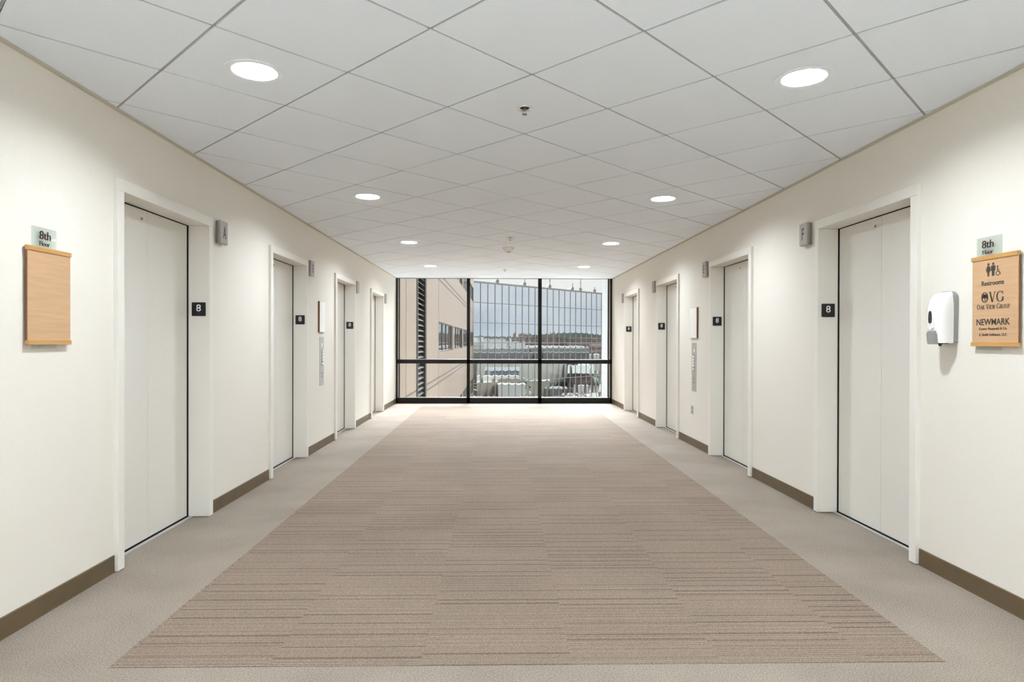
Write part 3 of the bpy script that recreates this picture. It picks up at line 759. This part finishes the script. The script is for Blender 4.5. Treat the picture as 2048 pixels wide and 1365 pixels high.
# ------------------------------------------------------------------ soap dispenser
def dispenser():
    D = wall_item('soap_dispenser', 'R', 3.400)
    hw = 0.064; zb, zt = 1.283, 1.562
    # grey back plate
    def outline(z0, z1, w, r, n=8):
        pts = []
        for cx_, cz_, a0 in ((w - r, z1 - r, 0), (-w + r, z1 - r, 90)):
            for k in range(n + 1):
                t = math.radians(a0 + 90 * k / n); pts.append((cx_ + r * math.cos(t), cz_ + r * math.sin(t)))
        pts += [(-w * 0.94, z0), (w * 0.94, z0)]
        return pts
    b = MB(); b.prism(outline(zb + 0.004, zt, hw, 0.045), -0.030, -0.001, 'y'); o = b.build('back_plate', M_grey, D, bevel=0.003); o['label'] = 'grey plastic back'
    # white shell
    rings = []
    N = 26
    for k in range(N + 1):
        t = k / N; z = zb + (zt - 0.003 - zb) * t
        if t > 0.55:
            q = (t - 0.55) / 0.45; dep = 0.030 + 0.078 * math.sqrt(max(0, 1 - q ** 2.3)); w = hw * (0.70 + 0.30 * math.sqrt(max(0, 1 - q ** 3.2)))
        else:
            q = (0.55 - t) / 0.55; dep = 0.108 - 0.016 * q ** 1.6; w = hw * (1 - 0.05 * q ** 2)
        w = max(w, 0.02)
        rg = []
        for j in range(25):
            a = PI * j / 24; c, s = math.cos(a), math.sin(a)
            e = 0.62
            rg.append((w * abs(c) ** e * (1 if c >= 0 else -1), -0.028 - (dep - 0.028) * s ** 0.75, z))
        rings.append(rg)
    sh = MB(); sh.loft(rings); sh = sh.build('shell', M_white, D, smooth=True)
    es = sh.modifiers.new('edge', 'EDGE_SPLIT'); es.split_angle = math.radians(50)
    def front(z):
        t = (z - zb) / (zt - zb)
        return 0.028 + (0.108 - 0.016 * ((0.55 - t) / 0.55) ** 1.6 - 0.028) if t < 0.55 else 0.108
    # raised centre spine with the window
    sp_ = MB()
    rg0 = []
    lens = [(0.0, 1.470), (0.016, 1.462), (0.022, 1.435), (0.024, 1.395), (0.021, 1.365), (0.0, 1.352), (-0.021, 1.365), (-0.024, 1.395), (-0.022, 1.435), (-0.016, 1.462)]
    sp_.prism(lens, -0.1115, -0.098, 'y'); o = sp_.build('spine_cover', M_white, D, bevel=0.002)
    wn_ = MB(); wn_.prism([(x * 0.62, 1.412 + (z - 1.412) * 0.60 + 0.010) for x, z in lens], -0.1128, -0.110, 'y')
    o = wn_.build('level_window', mat('smoky_window', '#23282c', 0.08), D, bevel=0.0008); o['label'] = 'dark oval level window'
    tb = MB()
    tb.loft([[(-0.030, -0.088, 1.276), (0.030, -0.088, 1.276), (0.027, -0.108, 1.276), (-0.027, -0.108, 1.276)],
             [(-0.034, -0.085, 1.300), (0.034, -0.085, 1.300), (0.029, -0.1105, 1.300), (-0.029, -0.1105, 1.300)],
             [(-0.036, -0.085, 1.330), (0.036, -0.085, 1.330), (0.030, -0.1125, 1.330), (-0.030, -0.1125, 1.330)],
             [(-0.034, -0.085, 1.352), (0.034, -0.085, 1.352), (0.024, -0.1118, 1.346), (-0.024, -0.1118, 1.346)]])
    o = tb.build('push_bar', M_grey, D, bevel=0.002); o['label'] = 'grey push bar at the foot'
    nz = MB(); nz.lathe([(0.013, 1.290), (0.013, 1.278), (0.007, 1.272), (0.007, 1.266)], (0.0, -0.055, 0), 16); nz.box(-0.03, 0.03, -0.08, -0.03, 1.2785, 1.2845)
    nz.build('nozzle', M_plate, D)
    tag(D, 'white soap dispenser with grey trim on the right wall beside the directory sign', 'soap dispenser')
dispenser()

# ------------------------------------------------------------------ ceiling fittings
def downlight(x, y, label, first=[None]):
    if first[0] is None:
        D = empty('downlight', (x, y, CEIL))
        t = MB(); t.lathe([(0.137, 0.0), (0.137, -0.003), (0.134, -0.0045), (0.122, -0.004), (0.104, -0.0015), (0.1025, 0.001), (0.1025, 0.052), (0.1032, 0.052), (0.1032, 0.0)], seg=48)
        # ring only: remove the caps
        for f in [f for f in t.bm.faces if len(f.verts) > 4]: t.bm.faces.remove(f)
        t.build('trim_ring', M_whitep, D, smooth=False)
        l = MB(); l.lathe([(0.1022, 0.048), (0.1022, 0.052)], seg=48); o = l.build('lens', M_lens, D); o['label'] = 'glowing round lens'
        first[0] = D
    else:
        src = first[0]; D = src.copy(); COL.objects.link(D); D.location = (x, y, CEIL)
        for ch in src.children:
            c = ch.copy(); COL.objects.link(c); c.parent = D
    tag(D, label, 'ceiling light', 'round downlights in two rows')
nms = ('nearest', 'second', 'third', 'farthest')
for k, p_ in enumerate(LIGHT_SPOTS):
    c_ = snap(*p_)[1]
    downlight(c_.x, c_.y, 'round recessed downlight, %s of the %s row' % (nms[k % 4], 'left' if k < 4 else 'right'))
for p_ in FILL_SPOTS:
    c_ = snap(*p_)[1]; downlight(c_.x, c_.y, 'round recessed downlight behind the viewer')

def sprinkler(x, y, label):
    S_ = empty('sprinkler', (x, y, CEIL))
    e = MB(); e.lathe([(0.0255, 0.0), (0.028, -0.004), (0.040, -0.0065), (0.0435, -0.003), (0.044, 0.0)], seg=32)
    for f in [f for f in e.bm.faces if len(f.verts) > 4]: e.bm.faces.remove(f)
    e.build('escutcheon', M_chrome, S_, smooth=True)
    c = MB(); c.lathe([(0.0256, -0.0006), (0.0256, -0.0002)], seg=24); c.build('cup', M_dark, S_)
    h = MB(); h.lathe([(0.006, 0), (0.006, -0.010), (0.003, -0.014), (0.003, -0.020)], seg=12)
    for q in (-1, 1): h.box(q * 0.009 - 0.0015, q * 0.009 + 0.0015, -0.002, 0.002, -0.030, -0.004)
    h.box(-0.0105, 0.0105, -0.002, 0.002, -0.032, -0.029)
    h.build('frame_arms', M_satin2, S_)
    d = MB()
    d.lathe([(0.005, -0.033), (0.006, -0.035)], seg=12)
    for k in range(10):
        a = 2 * PI * k / 10
        d.box(0.004, 0.0145, -0.003, 0.003, -0.0362, -0.035, Matrix.Rotation(a, 4, 'Z'))
    d.build('deflector', M_satin2, S_)
    tag(S_, label, 'sprinkler', 'sprinklers along the middle of the ceiling')
sprinkler(0.133, 3.532, 'chrome fire sprinkler with a black cup, nearest in the ceiling')
sprinkler(0.124, 7.961, 'small chrome fire sprinkler in front of the smoke detector')
sprinkler(0.086, 11.530, 'tiny fire sprinkler farthest along the ceiling near the window')
SD = empty('smoke_detector', (0.114, 8.845, CEIL))
b = MB(); b.lathe([(0.078, 0), (0.078, -0.010), (0.074, -0.014), (0.060, -0.024), (0.048, -0.042), (0.036, -0.052), (0.024, -0.055)], seg=36); b.build('housing', M_white, SD, smooth=True)
b = MB(); b.lathe([(0.024, -0.0552), (0.024, -0.060), (0.0200, -0.0605)], seg=24); b.build('sensor', M_bulb, SD)
b = MB(); b.lathe([(0.026, -0.062), (0.026, -0.066), (0.010, -0.068)], seg=24)
for k in range(3):
    a = 2 * PI * k / 3; b.box(-0.001 + 0.024 * math.cos(a), 0.001 + 0.024 * math.cos(a), -0.001 + 0.024 * math.sin(a), 0.001 + 0.024 * math.sin(a), -0.063, -0.054)
b.build('cap', M_white, SD)
tag(SD, 'white domed smoke detector on the ceiling behind the second sprinkler', 'smoke detector')

# ------------------------------------------------------------------ outside: office wing on the left
GZ = -29.0
def office_wing():
    B = empty('office_wing', (-2.44, 14.0, GZ))
    ox, oy, oz = -2.44, 14.0, GZ
    def bx(mb, x0, x1, y0, y1, z0, z1): mb.box(x0 - ox, x1 - ox, y0 - oy, y1 - oy, z0 - oz, z1 - oz)
    TOP = 12.0; Y0, Y1 = 13.7, 58.9; LY0, LY1 = 18.72, 21.11
    w = MB()
    bx(w, -14, ox, Y0, LY0, GZ, TOP)
    bx(w, -14, ox - 0.30, LY0, LY1, GZ, TOP)
    floors = [(-3.30, -2.07), (0.82, 2.05), (4.80, 6.05), (8.80, 10.05)]
    groups = [(25.45 + 8.42 * k, 25.45 + 8.42 * k + 7.65) for k in range(4)]
    # wall with punched window bays
    bx(w, -14, ox, LY1, groups[0][0], GZ, TOP)
    zprev = GZ
    for z0, z1 in floors:
        bx(w, -14, ox, groups[0][0], Y1, zprev, z0); zprev = z1
        cur = groups[0][0]
        for a, b in groups:
            if a > cur: bx(w, -14, ox, cur, a, z0, z1)
            bx(w, -14, ox - 0.12, a, b, z0, z1); cur = b
        bx(w, -14, ox, cur, Y1, z0, z1)
    bx(w, -14, ox, groups[0][0], Y1, zprev, TOP)
    w.build('wall', M_beige, B)
    j = MB()
    for z in (-8.3, -4.3, -4.1, -0.37, -0.17, 3.74, 3.98, 7.74, 7.98):
        bx(j, ox - 0.01, ox + 0.004, Y0, LY0, z - 0.022, z + 0.022); bx(j, ox - 0.01, ox + 0.004, LY1, Y1, z - 0.022, z + 0.022)
    for y in (16.6, 25.4):
        bx(j, ox - 0.01, ox + 0.0035, y - 0.012, y + 0.012, GZ, TOP)
    o = j.build('panel_joint', M_joint, B); o['label'] = 'dark joints between the precast panels'
    lv = MB()
    bx(lv, ox - 0.28, ox + 0.02, LY0, LY0 + 0.22, -12, TOP); bx(lv, ox - 0.28, ox + 0.02, LY1 - 0.36, LY1, -12, TOP)
    lf = lv.build('louvre_frame', mat('dark_louvre_frame', '#2a2521', 0.6, spec=0.3), B); lf['label'] = 'tall dark bronze louvre frame'
    sl = MB(); z = -8.0
    while z < 8.0:
        sl.prism([(ox - 0.02 - ox, z - oz), (ox - 0.02 - ox, z + 0.022 - oz), (-0.20, z + 0.150 - oz), (-0.20, z + 0.128 - oz)], LY0 + 0.22 - oy, LY1 - 0.36 - oy, 'y'); z += 0.165
    o = sl.build('louvre_slats', M_louvre, B)
    for z0, z1 in floors[:3]:
        for a, b in groups:
            f = MB()
            bx(f, ox - 0.11, ox - 0.02, a, b, z0, z0 + 0.06); bx(f, ox - 0.11, ox - 0.02, a, b, z1 - 0.06, z1)
            n = 4
            for k in range(n + 1):
                yy = a + (b - a - 0.10) * k / n; bx(f, ox - 0.11, ox - 0.02, yy, yy + 0.12, z0, z1)
            bx(f, ox - 0.11, ox + 0.01, b - 0.9, b - 0.55, z0, z1)
            wf = f.build('window', M_bronze, B)
            p = MB(); bx(p, ox - 0.07, ox - 0.05, a + 0.05, b - 0.05, z0 + 0.05, z1 - 0.05); p.build('pane', M_facadeglass, wf)
    tag(B, 'beige precast office wing with ribbon windows and a tall louvre, outside on the left', 'building')
office_wing()

# unseen white roof under the window, added to bounce sunlight onto the ceiling
pr = MB(); pr.box(-2.38, 9.0, WIN_Y + 0.5, 27.0, -3.6, -3.2)
pr = pr.build('podium_roof', mat('white_roof_membrane', '#e9e9e6', 0.8, noise=0.03, nscale=2))
struct(pr, 'white roof of the lower storeys just below the window')
pe = MB(); pe.box(-2.38, 9.0, WIN_Y + 0.4, 27.0, GZ, -3.6); pe = pe.build('podium_wall', M_beige); struct(pe, 'lower storeys of the building below the window')

# ------------------------------------------------------------------ mirror-glass building at 45 degrees
PW = Vector((-0.0188, 64.0)); DW = Vector((0.70313, 0.71106)).normalized()
def glass_building():
    rz = math.atan2(DW.y, DW.x)
    B = empty('mirror_glass_building', (PW.x, PW.y, 0), rz)
    top = 6.97; bays = [(-5.67 + k, -4.67 + k) for k in range(23)]
    rows = [top - 1.965 * k for k in range(19)]
    core = MB(); core.box(-5.67, 17.33, 0.12, 14.0, GZ, top - 0.05); core.build('core', M_mull, B)
    for a, b in bays:
        g = MB(); g.box(a + 0.02, b - 0.02, 0.02, 0.11, GZ, top - 0.06); g.build('glass_bay', M_mirror, B)
    m = MB()
    for a, b in bays: m.box(a - 0.03, a + 0.03, -0.02, 0.10, GZ, top)
    m.box(17.30, 17.36, -0.02, 0.10, GZ, top)
    for z in rows[1:]: m.box(-5.67, 17.33, -0.01, 0.08, z - 0.035, z + 0.035)
    m.build('mullions', M_mull, B)
    c = MB(); c.box(-5.7, 17.4, -0.08, 0.6, top - 0.08, top + 0.08); o = c.build('roof_coping', M_mull, B)
    tag(B, 'mirror-glass building seen through the window, reflecting the town', 'building')
    # roof-edge davits and masts stand on the roof: things of their own
    def davit(s, h, mast, arm, label):
        p = PW + DW * s
        n_ = Vector((-DW.y, DW.x))
        p = p + n_ * 0.35
        D = empty('roof_davit' if not mast else 'roof_mast', (p.x, p.y, top + 0.08), rz)
        b_ = MB(); b_.box(-0.09, 0.09, -0.09, 0.09, 0, 0.10); b_.box(-0.14, 0.12, -0.10, 0.10, 0.10, 0.38); b_.build('base', M_satin2, D)
        q = MB(); q.lathe([(0.045, 0.3), (0.045, h)], seg=10)
        if mast:
            q.box(-0.14, 0.14, -0.02, 0.02, h * 0.45, h * 0.45 + 0.05); q.box(-0.10, 0.10, -0.02, 0.02, h * 0.7, h * 0.7 + 0.05)
        q.build('post', M_satin2, D)
        if arm:
            a_ = MB(); a_.box(-arm, 0, -0.025, 0.025, -0.025, 0.025, Matrix.Translation((0, 0, 0.36)) @ Matrix.Rotation(math.radians(-18), 4, 'Y')); a_.build('arm', M_satin2, D)
        tag(D, label, 'roof equipment', 'davits and masts along the glass roof edge')
    davit(0.0, 0.75, False, 0.85, 'short roof davit with an arm on the glass building, leftmost in the window')
    davit(4.05, 1.7, True, 0.7, 'roof mast with an arm above the middle pane of the glass building')
    davit(8.15, 1.9, True, 0.6, 'tall thin roof mast just right of the second window mullion')
    davit(12.15, 0.85, False, 0.95, 'short roof davit with a long arm over the right window pane')
    davit(13.65, 2.0, True, 0, 'tall lattice mast near the right end of the glass roof')
    davit(16.4, 0.65, False, 0, 'small stub post at the right end of the glass roof')
glass_building()

# white clad building beyond the right jamb
wb = MB(); wb.prism([(4.80, 30.0), (7.25, 45.0), (17, 45.0), (17, 30.0)], GZ, 4.22, 'z')
wbo = wb.build('white_clad_building', M_slabw)
tag(wbo, 'plain white clad building at the right edge of the window', 'building')

# ------------------------------------------------------------------ the town that the glass reflects
g = MB(); g.box(-900, 3000, -1500, 1800, GZ - 1, GZ)
M_ground = mat('town_ground', '#615e56', 0.9, noise=0.12, nscale=0.02)
struct(g.build('town_ground', M_ground), 'streets and lots of the town below')
def town(px, py, dist):
    """a spot of the town, given by the bearing and distance of its mirror image"""
    d = _fw * FPX + _r2 * (px - 1024) - _u2 * (py - CY)
    d = d / math.hypot(d.x, d.y) * dist
    v = Vector((d.x, d.y)) - PW
    m = DW * (2 * v.dot(DW)) - v
    return PW + m, CAM_H + d.z
def hexm(n, h, r=0.85):
    c = [v * 0.55 for v in lin(h)[:3]]
    return mat(n, c, r, noise=0.12, nscale=0.15)
def town_block(name, px0, px1, pytop, dist, depth, m, label, cat='building', zb=None, roof=None, grp=None, win=None):
    (a, zt) = town(px0, pytop, dist); (b, _) = town(px1, pytop, dist)
    v = b - a; L_ = v.length; ang = math.atan2(v.y, v.x)
    zb = GZ if zb is None else zb
    B = empty(name, ((a.x + b.x) / 2, (a.y + b.y) / 2, zb), ang)
    # away from the mirror
    nrm = Vector((-v.y, v.x)).normalized(); away = ((a + b) / 2 - PW)
    sg = 1 if nrm.dot(away) > 0 else -1
    H_ = zt - zb
    y0, y1 = sorted((0, sg * depth))
    w = MB(); w.box(-L_ / 2, L_ / 2, y0, y1, 0, H_); w.build('walls', m, B)
    if roof:
        kind, rm, rh = roof
        r = MB()
        if kind == 'gable':
            ym = (y0 + y1) / 2
            r.prism([(y0 - 1, H_), (y1 + 1, H_), (ym, H_ + rh)], -L_ / 2 - 1, L_ / 2 + 1, 'x')
        else:
            r.box(-L_ / 2 - 0.6, L_ / 2 + 0.6, y0 - 0.6, y1 + 0.6, H_, H_ + rh)
        r.build('roof', rm, B)
    if win:
        nf, nw, wm = win
        f = MB()
        yy = -sg * 0.15
        for i in range(nf):
            for k in range(nw):
                xx = -L_ / 2 + L_ * (k + 0.5) / nw; zz = H_ - (i + 0.7) * 3.6
                f.box(xx - L_ / nw * 0.26, xx + L_ / nw * 0.26, min(0, yy), max(0, yy), zz - 0.9, zz + 0.9)
        f.build('window_bands', wm, B)
    tag(B, label, cat, grp)
    return B
Mbrick = hexm('town_brick', '#b39a8e'); Mbrick2 = hexm('town_brick_dark', '#876860'); Mwhite = hexm('town_white', '#dfe0da'); Mgrey = hexm('town_grey', '#9a9c9a')  # brick and other town colours greyed: haze is put into the colour
Mdgrey = hexm('town_dark_grey', '#6d6d6c'); Mtan = hexm('town_tan', '#a09588'); Mteal = hexm('town_teal', '#858a85'); Mblue = hexm('town_blue_grey', '#a0a8ad'); Mgreen = mat('town_foliage', '#3f463b', 0.9, noise=0.35, nscale=0.3)
Mhill = mat('town_hill', '#5a615c', 0.95, noise=0.15, nscale=0.01); Mwin = mat('town_window', '#4a4f55', 0.3); Mroad = hexm('town_concrete', '#cfccbf')
BG = 'town buildings mirrored in the glass'
# hills
def hill(px0, px1, top, dist, label):
    pts = []
    n = 24
    h = MB(); r0 = []; r1 = []
    for k in range(n + 1):
        t = k / n; px = px0 + (px1 - px0) * t
        py = 680 - (680 - top) * (math.sin(PI * t) ** 0.5) * (0.86 + 0.14 * math.sin(9 * t + 1) * math.cos(5 * t))
        p, z = town(px, py, dist); r0.append((p.x, p.y, z))
        q, _ = town(px, py, dist + 250); r1.append((q.x, q.y, z))
    rings = [[(p[0], p[1], GZ), (p[0], p[1], p[2]), (q[0], q[1], q[2]), (q[0], q[1], GZ)] for p, q in zip(r0, r1)]
    h.loft(rings); o = h.build('wooded_hill', Mhill); tag(o, label, 'hill')
hill(1010, 1290, 665, 1600, 'dark wooded hill on the horizon mirrored in the right panes')
hill(860, 1060, 672, 2100, 'low distant ridge mirrored in the middle pane')
town_block('brick_office', 1033, 1062, 667, 900, 60, Mbrick, 'tall brick block standing above the brick row, mirrored left of the second mullion', grp=BG, win=(4, 8, Mwin))
town_block('brick_row', 1052, 1132, 677, 640, 30, Mbrick, 'long row of pinkish brick buildings mirrored in the right panes, left half', grp=BG, roof=('flat', Mdgrey, 1.0), win=(3, 26, Mwin))
town_block('brick_row', 1133, 1230, 678, 620, 30, Mbrick, 'long row of pinkish brick buildings mirrored in the right panes, right half', grp=BG, roof=('flat', Mtan, 1.2), win=(4, 28, Mwin))
town_block('brick_chimney', 1099, 1104, 664, 600, 3, Mbrick2, 'square brick chimney rising over the brick row', 'chimney')
town_block('brick_tower', 1180, 1215, 690, 470, 22, Mbrick, 'brick block with tall windows mirrored at the right end', grp=BG, win=(3, 9, Mwin))
town_block('white_commercial_building', 925, 966, 675, 520, 40, Mwhite, 'white commercial block mirrored in the middle pane, left one', grp=BG)
town_block('white_commercial_building', 967, 1016, 675, 500, 16, Mwhite, 'white commercial block mirrored in the middle pane, centre one', grp=BG, roof=('flat', Mgrey, 0.8))
town_block('white_commercial_building', 1017, 1050, 683, 480, 14, Mwhite, 'low white block in front of the brick office', grp=BG)
town_block('white_flat_roof', 1051, 1172, 692.5, 560, 30, Mwhite, 'long low white building in front of the brick row', grp=BG)
town_block('long_grey_depot', 938, 1058, 697, 455, 16, Mgrey, 'long grey flat-roofed depot mirrored in the middle pane', grp=BG)
town_block('long_grey_depot', 1059, 1180, 696, 450, 16, Mgrey, 'long grey flat-roofed depot mirrored in the right panes', grp=BG)
town_block('shaded_warehouse', 938, 1078, 705.5, 425, 20, Mdgrey, 'dark warehouse front below the depot in the middle pane', grp=BG)  # dark boxes painting the shade under the depot parapet
town_block('shaded_warehouse', 1079, 1181, 705, 422, 20, Mdgrey, 'dark warehouse front below the depot in the right panes', grp=BG)
town_block('white_shed', 1182, 1203, 709, 410, 10, Mwhite, 'small white shed mirrored near the right end', grp=BG)
town_block('pale_warehouse_roof', 955, 1130, 722, 400, 18, Mroad, 'broad pale warehouse with a light roof', grp=BG)
town_block('blue_grey_hall', 975, 1038, 742, 374, 14, Mblue, 'blue-grey hall mirrored low in the middle pane', grp=BG, roof=('gable', mat('slate_roof', '#55595b', 0.7), 2.0))
town_block('white_van_row', 960, 1038, 752, 366, 4, Mwhite, 'white low shed in front of the blue-grey hall', grp=BG)
town_block('tan_loading_building', 992, 1050, 757, 360, 4, Mtan, 'tan loading building mirrored in the middle pane', grp=BG)
town_block('brown_flat_roof', 957, 995, 766, 350, 30, Mtan, 'brown flat-roofed building low in the middle pane', grp=BG)
town_block('grey_box_building', 995, 1052, 769, 345, 11, mat('town_light_grey', '#93948f', 0.8), 'large light grey box building low in the middle pane', grp=BG)
town_block('concrete_ramp', 1056, 1100, 762, 352, 12, mat('town_olive', '#7d7c6f', 0.8), 'concrete parking ramp mirrored around the second mullion', grp=BG)
town_block('brown_roof_wedge', 1096, 1130, 778, 338, 18, Mdgrey, 'dark roofed building mirrored low in the right pane', grp=BG)
town_block('red_brick_station', 1141, 1184, 747, 374, 16, Mbrick2, 'red brick building with a green roof mirrored low in the right panes', grp=BG, roof=('gable', Mteal, 4.5), win=(2, 10, Mwin))
town_block('grey_gable_house', 1157, 1178, 731, 392, 14, mat('town_mid_grey', '#7b7d7e', 0.8), 'grey building with a gable behind the red brick one', grp=BG, roof=('gable', Mgrey, 2.5))
town_block('concrete_pylon', 1196, 1203, 740, 330, 3, Mgrey, 'grey concrete pylon at the right end of the reflection', 'pylon')
town_block('white_bus', 1154, 1173, 771, 352, 3, Mwhite, 'long white bus parked before the red brick building', 'bus', zb=GZ)
# trees
def tree_mesh(conifer):
    t = MB()
    if conifer:
        for k in range(5): t.lathe([(2.6 - 0.45 * k, 1.5 + 2.2 * k), (0.3, 5.2 + 2.2 * k)], seg=10)
    else:
        for k in range(9):
            c = Vector((random.uniform(-2.6, 2.6), random.uniform(-2.6, 2.6), 5 + random.uniform(-1.5, 2.5))); r = random.uniform(1.6, 2.7)
            bmesh.ops.create_icosphere(t.bm, subdivisions=2, radius=r, matrix=Matrix.Translation(c))
    return t
protos = {}
def tree(px, py, dist, con, s, label):
    p, z = town(px, py, dist)
    if con not in protos:
        T = empty('conifer_tree' if con else 'broadleaf_tree'); c = tree_mesh(con).build('crown', Mgreen, T)
        k = MB(); k.lathe([(0.35, 0), (0.25, 4)], seg=8); k.build('trunk', Mtan, T); protos[con] = T
    else:
        src = protos[con]; T = src.copy(); COL.objects.link(T)
        for ch in src.children:
            c = ch.copy(); COL.objects.link(c); c.parent = T
    T.location = (p.x, p.y, GZ); T.scale = (s, s, s)
    tag(T, label, 'tree', 'trees of the mirrored town')
for px_ in (1053, 1076): tree(px_, 748, 388, False, 0.72, 'small rounded tree in the mirrored tree row around the second mullion')
for px_ in (1099, 1122): tree(px_, 752, 388, False, 0.72, 'dark rounded tree mirrored left of the red brick building')
tree(1146, 730, 414, True, 1.1, 'tall pointed conifer mirrored behind the green roof')
for px_ in (1194,): tree(px_, 735, 402, False, 1.2, 'dark tree mirrored at the right end of the glass building')
# parked cars in front of the bus
def car(px, py, dist, m, label):
    p, z = town(px, py, dist)
    C_ = empty('parked_car', (p.x, p.y, GZ), random.uniform(0, 3))
    b_ = MB(); b_.prism([(-2.2, 0.35), (2.2, 0.35), (2.2, 0.85), (1.3, 1.0), (0.7, 1.5), (-1.1, 1.5), (-1.8, 1.0), (-2.2, 0.95)], -0.9, 0.9, 'y'); b_.build('body', m, C_, bevel=0.08)
    for x in (-1.35, 1.35):
        for y in (-0.82, 0.82):
            w_ = MB(); w_.lathe([(0.33, -0.1), (0.33, 0.1)], (x, y, 0.33), 14, 'y'); w_.build('wheel', M_dark, C_)
    tag(C_, label, 'car', 'cars parked in the mirrored town')
for k in range(6): car(1150 + k * 8.0, 778, 335 + (k % 2) * 8, (Mwhite, Mdgrey, Mblue)[k % 3], 'parked car in the reflection below the white bus')
